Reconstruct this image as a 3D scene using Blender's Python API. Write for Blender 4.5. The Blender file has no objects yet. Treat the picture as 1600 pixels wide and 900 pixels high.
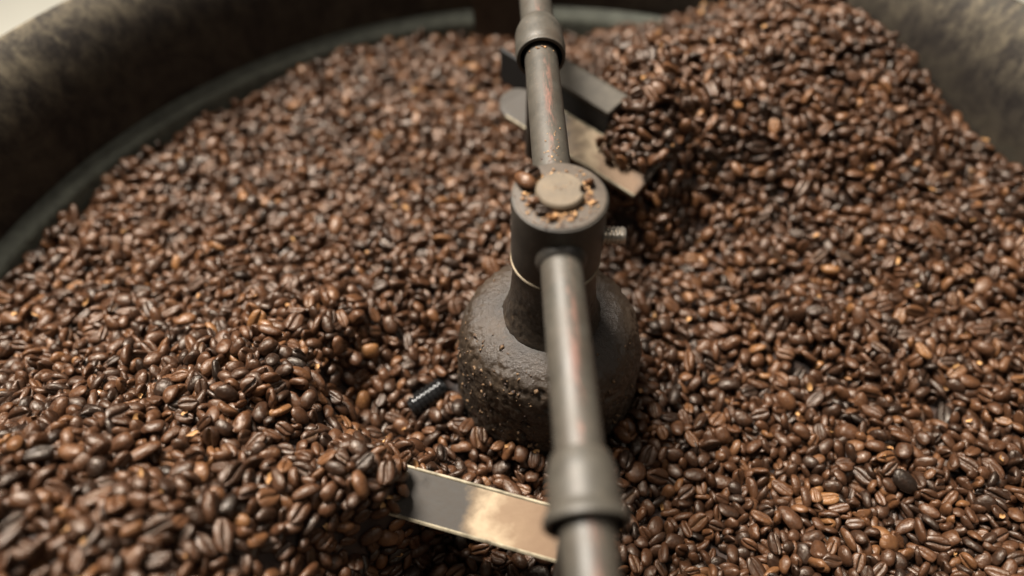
import bpy, bmesh, math, time
import numpy as np
from mathutils import Vector, Matrix

T0 = time.time()
rng = np.random.default_rng(7)
scene = bpy.context.scene
COL = scene.collection

# ------------------------------------------------------------------ camera
PITCH = math.radians(52.5)
cam_d = bpy.data.cameras.new('camera')
cam = bpy.data.objects.new('camera', cam_d)
COL.objects.link(cam)
cam.location = (-0.0178, -0.194, 0.325)
cam.rotation_euler = (math.pi / 2 - PITCH, 0.0, 0.0)
cam_d.sensor_width = 36.0
cam_d.lens = 25.9
cam_d.clip_start = 0.01
cam_d.clip_end = 50.0
cam_d.dof.use_dof = True
cam_d.dof.focus_distance = 0.324
cam_d.dof.aperture_fstop = 2.7
scene.camera = cam

# ------------------------------------------------------------------ light
world = bpy.data.worlds.new('World')
scene.world = world
world.use_nodes = True
bg = world.node_tree.nodes['Background']
bg.inputs['Color'].default_value = (1.0, 0.93, 0.85, 1.0)
bg.inputs['Strength'].default_value = 0.045


def area_light(name, loc, target, sx, sy, power, col):
    d = bpy.data.lights.new(name, 'AREA')
    d.shape = 'RECTANGLE'
    d.size, d.size_y = sx, sy
    d.energy = power
    d.color = col
    o = bpy.data.objects.new(name, d)
    o.location = loc
    o.rotation_euler = (Vector(target) - Vector(loc)).to_track_quat('-Z', 'Y').to_euler()
    COL.objects.link(o)
    return o


area_light('ceiling_lamp', (-0.66, 0.62, 1.70), (0, 0.05, 0), 0.7, 0.55, 146.0, (1.0, 0.935, 0.85))
area_light('ceiling_lamp', (0.9, -0.5, 1.9), (0, 0.05, 0), 0.9, 0.6, 7.0, (1.0, 0.93, 0.86))

scene.view_settings.view_transform = 'Standard'
scene.view_settings.look = 'None'
scene.view_settings.exposure = 0.0
scene.view_settings.gamma = 1.0
scene.render.engine = 'CYCLES'
scene.cycles.use_denoising = True
scene.cycles.max_bounces = 6
scene.cycles.sample_clamp_indirect = 4.0


# ------------------------------------------------------------------ helpers
def tag(o, label=None, cat=None, group=None, kind=None):
    if label: o['label'] = label
    if cat: o['category'] = cat
    if group: o['group'] = group
    if kind: o['kind'] = kind
    return o


def empty(name, loc=(0, 0, 0)):
    o = bpy.data.objects.new(name, None)
    o.empty_display_size = 0.02
    o.location = loc
    COL.objects.link(o)
    return o


def obj(name, verts, faces, mat, parent=None, smooth=True, loc=None):
    me = bpy.data.meshes.new(name)
    me.from_pydata([tuple(v) for v in verts], [], faces)
    bm = bmesh.new(); bm.from_mesh(me)
    bmesh.ops.recalc_face_normals(bm, faces=bm.faces)
    bm.to_mesh(me); bm.free()
    me.materials.append(mat)
    if smooth:
        me.polygons.foreach_set('use_smooth', [True] * len(me.polygons))
    o = bpy.data.objects.new(name, me)
    COL.objects.link(o)
    if parent: o.parent = parent
    if loc: o.location = loc
    return o


def sharp(o, deg=35):
    """sharp edges by angle, so that rims and steps keep their edge under smooth shading"""
    bm = bmesh.new(); bm.from_mesh(o.data)
    for e in bm.edges:
        if len(e.link_faces) == 2 and e.calc_face_angle(0) > math.radians(deg):
            e.smooth = False
    bm.to_mesh(o.data); bm.free()
    return o


def lathe(prof, n=64, close=False, M=None):
    """revolve (r, z) profile about z; r = 0 allowed at the ends"""
    V, F, rings = [], [], []
    for r, z in prof:
        if r < 1e-7:
            rings.append([len(V)]); V.append((0, 0, z))
        else:
            rings.append(list(range(len(V), len(V) + n)))
            for k in range(n):
                a = 2 * math.pi * k / n
                V.append((r * math.cos(a), r * math.sin(a), z))
    seq = list(zip(rings[:-1], rings[1:]))
    if close: seq.append((rings[-1], rings[0]))
    for A, B in seq:
        for k in range(n):
            k2 = (k + 1) % n
            if len(A) == 1 and len(B) == 1: continue
            if len(A) == 1: F.append((A[0], B[k], B[k2]))
            elif len(B) == 1: F.append((A[k], A[k2], B[0]))
            else: F.append((A[k], A[k2], B[k2], B[k]))
    if M is not None: V = [tuple(M @ Vector(v)) for v in V]
    return V, F


def rounded(prof, rad=0.0008, seg=3):
    """round the corners of a profile"""
    out = [prof[0]]
    for i in range(1, len(prof) - 1):
        p = Vector(prof[i]); a = Vector(prof[i - 1]) - p; b = Vector(prof[i + 1]) - p
        t = min(rad, a.length * .45, b.length * .45)
        pa, pb = p + a.normalized() * t, p + b.normalized() * t
        for k in range(seg + 1):
            s = k / seg
            q = pa * (1 - s) ** 2 + p * 2 * s * (1 - s) + pb * s * s
            out.append((q.x, q.y))
    out.append(prof[-1])
    return out


def axis_matrix(origin, direction):
    """matrix that takes +z to direction"""
    q = Vector(direction).normalized().to_track_quat('Z', 'Y')
    return Matrix.Translation(origin) @ q.to_matrix().to_4x4()


# ------------------------------------------------------------------ materials
def new_mat(name):
    m = bpy.data.materials.new(name)
    m.use_nodes = True
    nt = m.node_tree
    b = nt.nodes['Principled BSDF']
    return m, nt, b


def N(nt, t, **kw):
    n = nt.nodes.new(t)
    for k, v in kw.items():
        if k in n.inputs.keys(): n.inputs[k].default_value = v
        else: setattr(n, k, v)
    return n


def ramp(nt, src, stops):
    r = nt.nodes.new('ShaderNodeValToRGB')
    el = r.color_ramp.elements
    while len(el) < len(stops): el.new(0.5)
    for e, (p, c) in zip(el, stops):
        e.position = p; e.color = (*c, 1.0)
    nt.links.new(src, r.inputs['Fac'])
    return r.outputs['Color']


def noise(nt, vec, scale, detail=4.0, rough=0.6, dist=0.0):
    n = N(nt, 'ShaderNodeTexNoise', Scale=scale, Detail=detail, Roughness=rough, Distortion=dist)
    if vec is not None: nt.links.new(vec, n.inputs['Vector'])
    return n.outputs['Fac']


def mix(nt, fac, a, b, blend='MIX'):
    m = nt.nodes.new('ShaderNodeMix'); m.data_type = 'RGBA'; m.blend_type = blend
    for key, v in ((0, fac), (6, a), (7, b)):
        if hasattr(v, 'links'): nt.links.new(v, m.inputs[key])
        elif key == 0: m.inputs[0].default_value = v
        else: m.inputs[key].default_value = (*v, 1.0)
    return m.outputs[2]


def mathn(nt, op, a, b=None, clamp=False):
    m = nt.nodes.new('ShaderNodeMath'); m.operation = op; m.use_clamp = clamp
    for i, v in enumerate((a, b)):
        if v is None: continue
        if hasattr(v, 'links'): nt.links.new(v, m.inputs[i])
        else: m.inputs[i].default_value = v
    return m.outputs[0]


def bump(nt, b, h, strength, dist):
    n = N(nt, 'ShaderNodeBump', Strength=strength, Distance=dist)
    nt.links.new(h, n.inputs['Height'])
    nt.links.new(n.outputs['Normal'], b.inputs['Normal'])


def coords(nt, scale=(1, 1, 1)):
    tc = nt.nodes.new('ShaderNodeTexCoord')
    mp = N(nt, 'ShaderNodeMapping')
    mp.inputs['Scale'].default_value = scale
    nt.links.new(tc.outputs['Object'], mp.inputs['Vector'])
    return mp.outputs['Vector']


def mat_bean():
    m, nt, b = new_mat('roasted_bean')
    tone = N(nt, 'ShaderNodeAttribute', attribute_name='tone').outputs['Fac']
    groove = N(nt, 'ShaderNodeAttribute', attribute_name='groove').outputs['Fac']
    vec = coords(nt)
    n1 = noise(nt, vec, 330.0, 4, .65)
    t = mathn(nt, 'ADD', tone, mathn(nt, 'MULTIPLY', mathn(nt, 'SUBTRACT', n1, .5), .55), True)
    c = ramp(nt, t, [(0.0, (.012, .0075, .0055)), (.25, (.026, .0128, .0075)), (.55, (.069, .0295, .0138)),
                     (.8, (.125, .055, .0225)), (1.0, (.20, .092, .033))])
    c = mix(nt, mathn(nt, 'MULTIPLY', groove, .75), c, (.14, .075, .034))
    nt.links.new(c, b.inputs['Base Color'])
    n2 = noise(nt, vec, 900.0, 3, .65)
    rg = mathn(nt, 'ADD', mathn(nt, 'MULTIPLY', n2, .26), .19)
    nt.links.new(rg, b.inputs['Roughness'])
    b.inputs['Specular IOR Level'].default_value = .5
    b.inputs['Coat Weight'].default_value = .12
    b.inputs['Coat Roughness'].default_value = .22
    b.inputs['Specular Tint'].default_value = (1.0, .87, .74, 1)
    n3 = noise(nt, coords(nt, (1, 1, 1)), 480.0, 5, .66, 1.3)
    bump(nt, b, n3, .55, .0009)
    return m


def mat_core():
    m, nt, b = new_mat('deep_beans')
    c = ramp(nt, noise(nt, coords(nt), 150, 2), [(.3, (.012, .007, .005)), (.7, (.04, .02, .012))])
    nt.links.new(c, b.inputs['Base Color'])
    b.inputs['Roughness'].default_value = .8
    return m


def mat_chaff():
    m, nt, b = new_mat('chaff')
    c = ramp(nt, noise(nt, coords(nt), 300, 2), [(.3, (.20, .09, .03)), (.7, (.48, .27, .10))])
    nt.links.new(c, b.inputs['Base Color'])
    b.inputs['Roughness'].default_value = .7
    return m


def mat_crumb(k=1.0):
    m, nt, b = new_mat('crumb')
    c = ramp(nt, noise(nt, coords(nt), 600, 1), [(.38, (.06 * k, .026 * k, .013 * k)), (.47, (.22 * k, .11 * k, .045 * k)), (.6, (.50 * k, .29 * k, .13 * k))])
    nt.links.new(c, b.inputs['Base Color'])
    b.inputs['Roughness'].default_value = .75
    return m


def mat_steel(name, base, lift, rough=.5, metallic=.35, streak=False, dust=.35, scale=1.0):
    """dull oil-darkened steel with a dusty film, scratches and (on the pipes) a worn red streak"""
    m, nt, b = new_mat(name)
    vec = coords(nt)
    n1 = noise(nt, vec, 90 * scale, 6, .65)
    n2 = noise(nt, vec, 700 * scale, 4, .7)
    c = ramp(nt, n1, [(.3, base), (.72, lift)])
    sp = ramp(nt, n2, [(.56, (0, 0, 0)), (.75, (1, 1, 1))])
    c = mix(nt, mathn(nt, 'MULTIPLY', sp, dust), c, (.22, .155, .10))
    if streak:
        film = ramp(nt, noise(nt, coords(nt, (1, 1, .5)), 38, 6, .7, .5), [(.45, (0, 0, 0)), (.7, (1, 1, 1))])
        c = mix(nt, mathn(nt, 'MULTIPLY', film, .6), c, (.058, .040, .027))
        sep = N(nt, 'ShaderNodeSeparateXYZ')
        tc = nt.nodes.new('ShaderNodeTexCoord'); nt.links.new(tc.outputs['Object'], sep.inputs[0])
        # worn strip along the crown of the pipe, broken up lengthwise (pipe runs along local z, x is up)
        off = mathn(nt, 'ABSOLUTE', mathn(nt, 'SUBTRACT', sep.outputs['Y'], .0008))
        strip = mathn(nt, 'SUBTRACT', 1.0, mathn(nt, 'DIVIDE', off, .0026), True)
        up = mathn(nt, 'GREATER_THAN', sep.outputs['X'], .003)
        nz = noise(nt, coords(nt, (14, 40, 7)), 7.0, 6, .75)
        brk = ramp(nt, nz, [(.47, (0, 0, 0)), (.60, (1, 1, 1))])
        f = mathn(nt, 'MULTIPLY', mathn(nt, 'MULTIPLY', strip, up), brk, True)
        c = mix(nt, mathn(nt, 'MULTIPLY', f, .6), c, (.30, .13, .095))
    nt.links.new(c, b.inputs['Base Color'])
    b.inputs['Metallic'].default_value = metallic
    nt.links.new(mathn(nt, 'ADD', mathn(nt, 'MULTIPLY', n1, .3), rough - .15), b.inputs['Roughness'])
    bump(nt, b, n2, .25, .0004)
    return m


def mat_caked():
    m, nt, b = new_mat('caked_coffee_film')
    vec = coords(nt)
    n1 = noise(nt, vec, 60, 5, .65)
    n2 = noise(nt, vec, 480, 4, .7)
    c = ramp(nt, n1, [(.3, (.012, .009, .007)), (.55, (.026, .019, .013)), (.75, (.066, .044, .027))])
    sp = ramp(nt, n2, [(.60, (0, 0, 0)), (.74, (1, 1, 1))])
    c = mix(nt, mathn(nt, 'MULTIPLY', sp, .55), c, (.15, .082, .04))
    sep = N(nt, 'ShaderNodeSeparateXYZ')
    tc = nt.nodes.new('ShaderNodeTexCoord'); nt.links.new(tc.outputs['Object'], sep.inputs[0])
    geo = nt.nodes.new('ShaderNodeNewGeometry')
    rr = mathn(nt, 'SQRT', mathn(nt, 'ADD', mathn(nt, 'POWER', sep.outputs['X'], 2.0), mathn(nt, 'POWER', sep.outputs['Y'], 2.0)))
    # lighter brown blended in on the sloping shoulder, outside the stem
    mr = N(nt, 'ShaderNodeMapRange'); mr.inputs['From Min'].default_value = .026; mr.inputs['From Max'].default_value = .046
    nt.links.new(sep.outputs['Z'], mr.inputs['Value'])
    ms = N(nt, 'ShaderNodeMapRange'); ms.inputs['From Min'].default_value = .022; ms.inputs['From Max'].default_value = .028
    nt.links.new(rr, ms.inputs['Value'])
    fd = mathn(nt, 'MULTIPLY', mathn(nt, 'MULTIPLY', mr.outputs[0], ms.outputs[0]), mathn(nt, 'ADD', n1, .1), True)
    c = mix(nt, fd, c, (.050, .034, .022))
    nt.links.new(c, b.inputs['Base Color'])
    b.inputs['Roughness'].default_value = .36
    b.inputs['Specular IOR Level'].default_value = .5
    n3 = noise(nt, vec, 620, 5, .7)
    bump(nt, b, n3, .6, .0014)
    return m


def mat_blade():
    """scuffed steel paddle: polished tan patches of coffee film, bare grey patches"""
    m, nt, b = new_mat('paddle_steel')
    vec = coords(nt, (1, 1.3, 1))
    n1 = noise(nt, vec, 55, 6, .6, .1)
    n2 = noise(nt, vec, 300, 4, .7)
    sep = N(nt, 'ShaderNodeSeparateXYZ')
    tc = nt.nodes.new('ShaderNodeTexCoord'); nt.links.new(tc.outputs['Object'], sep.inputs[0])
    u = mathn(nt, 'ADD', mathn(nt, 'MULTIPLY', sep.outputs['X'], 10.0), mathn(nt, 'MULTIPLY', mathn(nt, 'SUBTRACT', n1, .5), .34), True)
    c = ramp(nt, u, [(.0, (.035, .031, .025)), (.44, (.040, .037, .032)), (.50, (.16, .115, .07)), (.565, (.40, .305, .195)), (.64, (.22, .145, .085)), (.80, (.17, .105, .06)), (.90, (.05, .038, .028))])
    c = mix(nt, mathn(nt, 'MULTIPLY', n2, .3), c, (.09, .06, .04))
    nt.links.new(c, b.inputs['Base Color'])
    b.inputs['Metallic'].default_value = .0
    b.inputs['Specular IOR Level'].default_value = .3
    nt.links.new(mathn(nt, 'ADD', mathn(nt, 'MULTIPLY', n2, .3), .48), b.inputs['Roughness'])
    bump(nt, b, n2, .15, .0004)
    return m


def mat_edge():
    m, nt, b = new_mat('painted_lit_edge')  # pale tone paints the light along the paddle edges
    c = ramp(nt, noise(nt, coords(nt), 160, 4), [(.35, (.13, .11, .075)), (.65, (.42, .36, .25))])
    nt.links.new(c, b.inputs['Base Color'])
    b.inputs['Metallic'].default_value = .2
    b.inputs['Roughness'].default_value = .5
    return m


def mat_wall():
    m, nt, b = new_mat('tray_steel')
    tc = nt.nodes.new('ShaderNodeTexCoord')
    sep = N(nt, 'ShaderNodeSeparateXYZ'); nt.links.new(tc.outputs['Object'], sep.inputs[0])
    vec = coords(nt, (1, 1, 1.6))
    n1 = noise(nt, vec, 22, 8, .72, .6)
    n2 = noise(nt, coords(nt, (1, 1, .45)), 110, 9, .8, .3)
    n3 = noise(nt, coords(nt, (1, 1, 1)), 26, 4, .65)
    c = ramp(nt, n1, [(.3, (.011, .009, .008)), (.47, (.020, .016, .013)), (.6, (.038, .031, .022)), (.75, (.026, .027, .022))])
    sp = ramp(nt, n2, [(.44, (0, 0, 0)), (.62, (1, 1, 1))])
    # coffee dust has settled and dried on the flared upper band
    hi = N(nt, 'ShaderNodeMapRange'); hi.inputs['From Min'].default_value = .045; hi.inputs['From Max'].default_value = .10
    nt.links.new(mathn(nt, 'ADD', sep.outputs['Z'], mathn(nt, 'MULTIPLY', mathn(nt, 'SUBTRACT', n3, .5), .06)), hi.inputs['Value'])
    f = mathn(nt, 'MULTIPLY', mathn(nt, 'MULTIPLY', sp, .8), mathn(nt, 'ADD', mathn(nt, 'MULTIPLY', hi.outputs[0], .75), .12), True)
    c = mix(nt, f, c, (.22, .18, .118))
    nt.links.new(c, b.inputs['Base Color'])
    b.inputs['Specular IOR Level'].default_value = .2
    nt.links.new(mathn(nt, 'ADD', mathn(nt, 'MULTIPLY', n2, .35), .5), b.inputs['Roughness'])
    bump(nt, b, n2, .4, .0012)
    return m


def mat_plain(name, col, rough=.5, metallic=0.0, spec=.5, nscale=120, var=.35):
    m, nt, b = new_mat(name)
    n1 = noise(nt, coords(nt), nscale, 5, .65)
    c = ramp(nt, n1, [(.3, tuple(x * (1 - var) for x in col)), (.7, tuple(min(1, x * (1 + var)) for x in col))])
    nt.links.new(c, b.inputs['Base Color'])
    b.inputs['Roughness'].default_value = rough
    b.inputs['Metallic'].default_value = metallic
    b.inputs['Specular IOR Level'].default_value = spec
    bump(nt, b, n1, .15, .0006)
    return m


M_BEAN, M_CORE, M_CHAFF, M_CRUMB = mat_bean(), mat_core(), mat_chaff(), mat_crumb()
M_CRUMB_DARK = mat_crumb(.27)
M_PIPE = mat_steel('pipe_steel', (.042, .038, .030), (.078, .068, .053), .52, .15, True, .35)
M_HUB = mat_steel('hub_steel', (.030, .027, .023), (.062, .053, .042), .5, .35, False, .35)
M_TOP = mat_steel('hub_top_film', (.046, .034, .024), (.082, .061, .042), .6, .1, False, .45, 1.4)
M_PIN = mat_steel('pin_film', (.080, .060, .038), (.150, .112, .070), .65, .0, False, .5, 1.2)
M_CAKED, M_BLADE, M_EDGE, M_WALL = mat_caked(), mat_blade(), mat_edge(), mat_wall()
M_LEDGE = mat_plain('ledge_steel', (.070, .073, .057), .7, .0, .3)
M_BRASS = mat_plain('bright_ring', (.15, .115, .07), .5, .4)
M_SCREW = mat_plain('screw_steel', (.55, .50, .43), .3, .85, .5, 300, .2)
M_BLACK = mat_plain('black_bolt_steel', (.006, .006, .006), .18, .0, .45)
for l_ in list(M_BLACK.node_tree.links):
    if l_.to_socket.name == 'Normal': M_BLACK.node_tree.links.remove(l_)
M_FLOOR = mat_plain('pale_floor', (.80, .77, .66), .6, 0, .3, 3, .05)
M_BRACKET = mat_plain('bracket_steel', (.050, .042, .031), .65, .0, .3, 60, .4)
M_GAP_DARK = mat_plain('gap_dark', (.008, .007, .006), .8)  # near-black for the sheet in the gap below the bracket

# ------------------------------------------------------------------ setting
o = obj('floor', [(-4, -4, -.85), (4, -4, -.85), (4, 4, -.85), (-4, 4, -.85)], [(0, 1, 2, 3)], M_FLOOR)
tag(o, 'pale cream floor seen past the tray rim', None, None, 'structure')

# ------------------------------------------------------------------ cooling tray
R_TRAY = 0.312
tray = empty('cooling_tray', (0, 0, -.85))
tag(tray, 'round dark steel cooling tray with stained flared wall holding the coffee beans', 'tray')


def tray_part(name, prof, mat, n=160, close=False, sm=True):
    V, F = lathe(prof, n, close)
    return sharp(obj(name, V, F, mat, tray, sm, (0, 0, .85)), 50)


wall_prof = [(.3205, -.045), (.3205, .012), (.321, .026), (.3225, .044), (.3265, .060), (.332, .072), (.338, .080),
             (.344, .0845), (.349, .083), (.351, .078), (.347, .072), (.341, .067), (.335, .057), (.331, .044), (.3295, .026), (.3295, -.045)]
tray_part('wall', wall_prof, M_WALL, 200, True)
ledge_prof = [(.3120, -.04), (.3120, .0005), (.3138, .0040), (.3180, .0080), (.3200, .0092), (.3200, -.04)]
tray_part('inner_ledge', ledge_prof, M_LEDGE, 200, True)
tray_part('bottom_plate', [(0, -.042), (.329, -.042), (.329, -.046), (0, -.046)], M_HUB, 96)
tray_part('drum', [(.30, -.048), (.30, -.40), (.22, -.45), (.22, -.849), (.21, -.849), (.21, -.449), (.29, -.395), (.29, -.048)], M_WALL, 96, True)

# ------------------------------------------------------------------ centre cone
post = empty('center_cone', (0, 0, -.04))
tag(post, 'black cone-shaped center boss caked with coffee oil, half buried in the beans', 'cone')


def rough_lathe(prof, n, amp, lo, hi, seed):
    """lathe with a lumpy crust between heights lo and hi"""
    r2 = np.random.default_rng(seed)
    V, F = lathe(prof, n)
    V = np.array(V)
    NWAVE = 90
    ph = r2.uniform(0, 6.28, NWAVE); k = r2.normal(0, 1, (NWAVE, 3)); k /= np.linalg.norm(k, axis=1, keepdims=True)
    f_ = np.exp(r2.uniform(math.log(500), math.log(3000), NWAVE)); k *= f_[:, None]
    d = sum(np.sin(V @ k[i] + ph[i]) * (900 / f_[i]) ** .5 for i in range(NWAVE)) / NWAVE ** .5
    d = 1.1 - np.abs(d) * 1.3 + .5 * np.roll(d, 7)
    w = np.clip((hi - V[:, 2]) / .012, 0, 1) * np.clip((V[:, 2] - lo) / .002, 0, 1)
    nrm = V.copy(); nrm[:, 2] = 0
    L = np.linalg.norm(nrm, axis=1, keepdims=True); L[L == 0] = 1
    V = V + nrm / L * (d * w * amp)[:, None]
    return [tuple(v) for v in V], F


def dense(prof, step=.0012):
    out = [prof[0]]
    for a, b in zip(prof[:-1], prof[1:]):
        n = max(1, int(math.hypot(b[0] - a[0], b[1] - a[1]) / step))
        for i in range(1, n + 1):
            out.append((a[0] + (b[0] - a[0]) * i / n, a[1] + (b[1] - a[1]) * i / n))
    return out


dome_prof = rounded([(.0185, .0555), (.025, .0548), (.0315, .0528), (.0372, .0485), (.0408, .0415), (.0427, .031), (.0436, .017), (.0443, .002), (.0450, -.018), (.0455, -.035)], .002, 3)
V, F = rough_lathe(dense(dome_prof, .0008), 340, .00072, -.04, .060, 3)
obj('dome', V, F, M_CAKED, post, True, (0, 0, .04))
stem_prof = rounded([(.0170, .0925), (.0176, .0925), (.0178, .078), (.0186, .068), (.0202, .0595), (.0225, .0540)], .002)
V, F = rough_lathe(dense(stem_prof, .0008), 200, .00030, .0, .086, 5)
obj('stem', V, F, M_CAKED, post, True, (0, 0, .04))

# ------------------------------------------------------------------ stirrer
stir = empty('rotary_stirrer', (0, 0, .094))
tag(stir, 'dark steel rotating stirrer with hub, long pipe arms and tilted paddles', 'stirrer')
SZ = -.094          # parts are written in tray coordinates


def part(name, VF, mat, parent=stir, sm=True, ang=35):
    o = obj(name, VF[0], VF[1], mat, parent, sm, (0, 0, SZ) if parent is stir else None)
    return sharp(o, ang)


H0, H1 = .0940, .1285
hub = part('hub', lathe(rounded([(0, H0), (.0181, H0), (.0184, H0 + .004), (.0182, H1), (0, H1)], .0007), 96), M_HUB)
cap = part('hub_top', lathe(rounded([(.0105, H1 + .00005), (.0174, H1 + .00005), (.0172, H1 + .0005), (0, H1 + .0006)], .0002), 96), M_TOP)
part('collar_ring', lathe(rounded([(.0180, H0 - .0002), (.0186, H0 - .0001), (.0186, H0 + .0002), (.0180, H0 + .0004)], .0002, 2), 96, True), M_BRASS)
part('collar_ring', lathe(rounded([(.0178, H0 - .0017), (.0183, H0 - .0017), (.0183, H0 - .0012), (.0178, H0 - .0012)], .0002, 2), 96, True), M_BRASS)

# pin through the hub, with a keyway notch on its right side
n = 72
V, F = [], []
prof = [(0, 1), (.92, 1), (1, .72), (1, 0)]
RP, HP = .0092, .0032
for rr, zz in prof[1:]:
    for k in range(n):
        a = 2 * math.pi * k / n
        r = RP * rr
        if abs(((a + math.pi) % (2 * math.pi)) - math.pi) < .22: r = min(r, RP * .78)
        V.append((r * math.cos(a), r * math.sin(a), H1 + .0006 + HP * zz))
V.append((0, 0, H1 + .0006 + HP))
for j in range(2):
    for k in range(n):
        k2 = (k + 1) % n
        F.append((j * n + k, j * n + k2, (j + 1) * n + k2, (j + 1) * n + k))
for k in range(n): F.append((3 * n, k, (k + 1) % n))
part('center_pin', (V, F), M_PIN)

# set screw with real thread
def thread(r0, depth, pitch, length, n=28, per=10):
    V, F = [], []
    turns = length / pitch
    steps = int(turns * n)
    prof = [0, .5, 1, .5]
    m = len(prof)
    for s in range(steps + 1):
        a = 2 * math.pi * s / n
        for q in range(m):
            r = r0 - depth * (1 - prof[q])
            V.append((r * math.cos(a), r * math.sin(a), pitch * (s / n + q / m)))
    for s in range(steps):
        for q in range(m - 1):
            F.append((s * m + q, (s + 1) * m + q, (s + 1) * m + q + 1, s * m + q + 1))
        if s + n <= steps:
            F.append((s * m + m - 1, (s + 1) * m + m - 1, min(s + 1 + n, steps) * m, (s + n) * m))
    return V, F


def move(VF, M):
    return [tuple(M @ Vector(v)) for v in VF[0]], VF[1]


MS = axis_matrix((.0165, -.001, .1075), (1, -.02, .0))
scr = part('set_screw', move(thread(.0038, .0010, .0016, .0090), MS), M_SCREW)
capV, capF = lathe([(0, .0099), (.0018, .0099), (.0020, .0103), (.0030, .0102), (.0033, .0096), (.0028, .0)], 24)
part('screw_end', move((capV, capF), MS), M_SCREW)

# pipe arms: run almost along the view, 2 degrees off
YAW = math.radians(2.0)
ADIR = Vector((-math.sin(YAW), math.cos(YAW), 0))
ZP = .1115
RPIPE = .0080


def pipe(name, s0, s1, r, mat=M_PIPE, parent=stir):
    """tube along the arm from s0 to s1; its own frame has local z along the arm and local x up"""
    Lz = s1 - s0
    prof = rounded([(r - .002, 0), (r, 0), (r, Lz), (r - .002, Lz)], .0005, 2)
    V, F = lathe(dense(prof, .006), 48, True)
    o = obj(name, V, F, mat, parent)
    base = ADIR * s0 + Vector((0, 0, ZP))
    x = Vector((0, 0, 1)); z = ADIR; y = z.cross(x)
    o.matrix_local = Matrix.Translation(base + Vector((0, 0, SZ))) @ Matrix((x, y, z)).transposed().to_4x4()
    return sharp(o)


pipe('arm_pipe', .0165, .1175, RPIPE)
pipe('arm_pipe', -.1165, -.0165, RPIPE)
pipe('arm_pipe', .130, .272, .0084)
pipe('arm_pipe', -.280, -.098, .0084)


def arm_lathe(name, s0, prof, mat, n=64, close=True, parent=stir):
    M = axis_matrix(ADIR * s0 + Vector((0, 0, ZP)), ADIR)
    return part(name, lathe(prof, n, close, M), mat, parent)


# weld fillets where the arms enter the hub
arm_lathe('weld_bead', .0170, rounded([(.0079, 0), (.0098, 0), (.0090, .0022), (.0080, .0032)], .0006), M_HUB)
arm_lathe('weld_bead', -.0208, rounded([(.0080, 0), (.0090, .0012), (.0100, .0040), (.0079, .0040)], .0006), M_HUB)
# couplings: open bell end towards the camera, rounded shoulder on the far end
def coupling(s0, r_open, r_sh, r_in, length, r_neck):
    prof = rounded([(r_open - .0016, 0), (r_open, 0), (r_open, .0022), (r_sh + .0004, .0052), (r_sh, length * .72), (r_neck + .0012, length), (r_neck - .0004, length),
                    (r_in, length - .004), (r_in, .006), (r_open - .0016, .0)], .0022, 5)
    return arm_lathe('coupling', s0, prof, M_PIPE, 72)


coupling(.1085, .0118, .0119, .0098, .026, .0084)
coupling(-.1185, .0131, .0110, .0101, .0225, .0080)
# vertical stems that carry the paddles
for s, zl in ((.121, .040), (-.112, .028)):
    c = ADIR * s
    part('paddle_stem', move(lathe(rounded([(0, zl), (.0062, zl), (.0062, ZP - .0095), (0, ZP - .0095)], .0006), 32), Matrix.Translation((c.x, c.y, 0))), M_HUB)


def paddle(name, P, along, across, L, W, th=.0022, round_left=False, mat=M_BLADE):
    """thin steel plate: corner P, along (unit) x L, across (unit) x W; strips on both long edges, pale on paddles to paint the lit rim"""
    a = Vector(along).normalized(); w = Vector(across); w = (w - a * w.dot(a)).normalized(); nrm = a.cross(w)
    if nrm.z < 0: nrm = -nrm
    n = 26
    out = []
    for i in range(n + 1):
        out.append((L * i / n, 0.0))
    for i in range(n, -1, -1):
        out.append((L * i / n, W))
    if round_left:
        out = [p for p in out if p[0] > W * .5]
        for k in range(1, 12):
            t = math.pi / 2 + math.pi * k / 12
            out.append((W * .5 + W * .5 * math.cos(t), W * .5 + W * .5 * math.sin(t)))
    c = sum((Vector(p) for p in out), Vector((0, 0))) / len(out)
    o = Vector(P)
    V, F = [], []
    m = len(out)
    rings = ((1.0, -th), (1.0, -th * .1), (.985, 0.0))
    for sc, h in rings:
        for p in out:
            q = c + (Vector(p) - c) * sc
            bow = -.0012 * ((q.y / W - .5) * 2) ** 2
            V.append(tuple(a * q.x + w * q.y + nrm * (h + bow)))
    for j in range(2):
        for k in range(m):
            k2 = (k + 1) % m
            F.append((j * m + k, j * m + k2, (j + 1) * m + k2, (j + 1) * m + k))
    F.append(tuple(range(m))); F.append(tuple(range(2 * m, 3 * m)))
    ob = obj(name, V, F, mat, stir, False)
    ob.location = o + Vector((0, 0, SZ))
    # edge strips; on the paddles a pale colour paints the light they catch
    for y0, nm in ((-.0004, 'edge_strip'), (W + .0004, 'edge_strip')):
        x0 = W * .45 if round_left else 0.0
        V2, F2 = [], []
        s = 1 if y0 < 0 else -1
        sec = [(y0, -th - .0014), (y0, .0001 - .0012), (y0 + s * .0008, .0004 - .0010), (y0 + s * .0013, -.0010)]
        for i in range(13):
            x = x0 + (L - x0) * i / 12
            for yy, hh in sec:
                V2.append(tuple(a * x + w * yy + nrm * hh))
        q = len(sec)
        for i in range(12):
            for j in range(q):
                j2 = (j + 1) % q
                F2.append((i * q + j, (i + 1) * q + j, (i + 1) * q + j2, i * q + j2))
        F2.append(tuple(range(q))); F2.append(tuple(range(12 * q, 13 * q)))
        obj(nm, V2, F2, M_EDGE if mat is M_BLADE else mat, ob, False)
    return dict(o=o, a=a, w=w, n=nrm, L=L, W=W, th=th)


BOX = []
# front paddle, lies across the arm under the front coupling
BOX.append(paddle('paddle', (-.083, -.0803, .0315), (.063, -.0175, -.001), (.17, .97, .26), .100, .0205))
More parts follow.
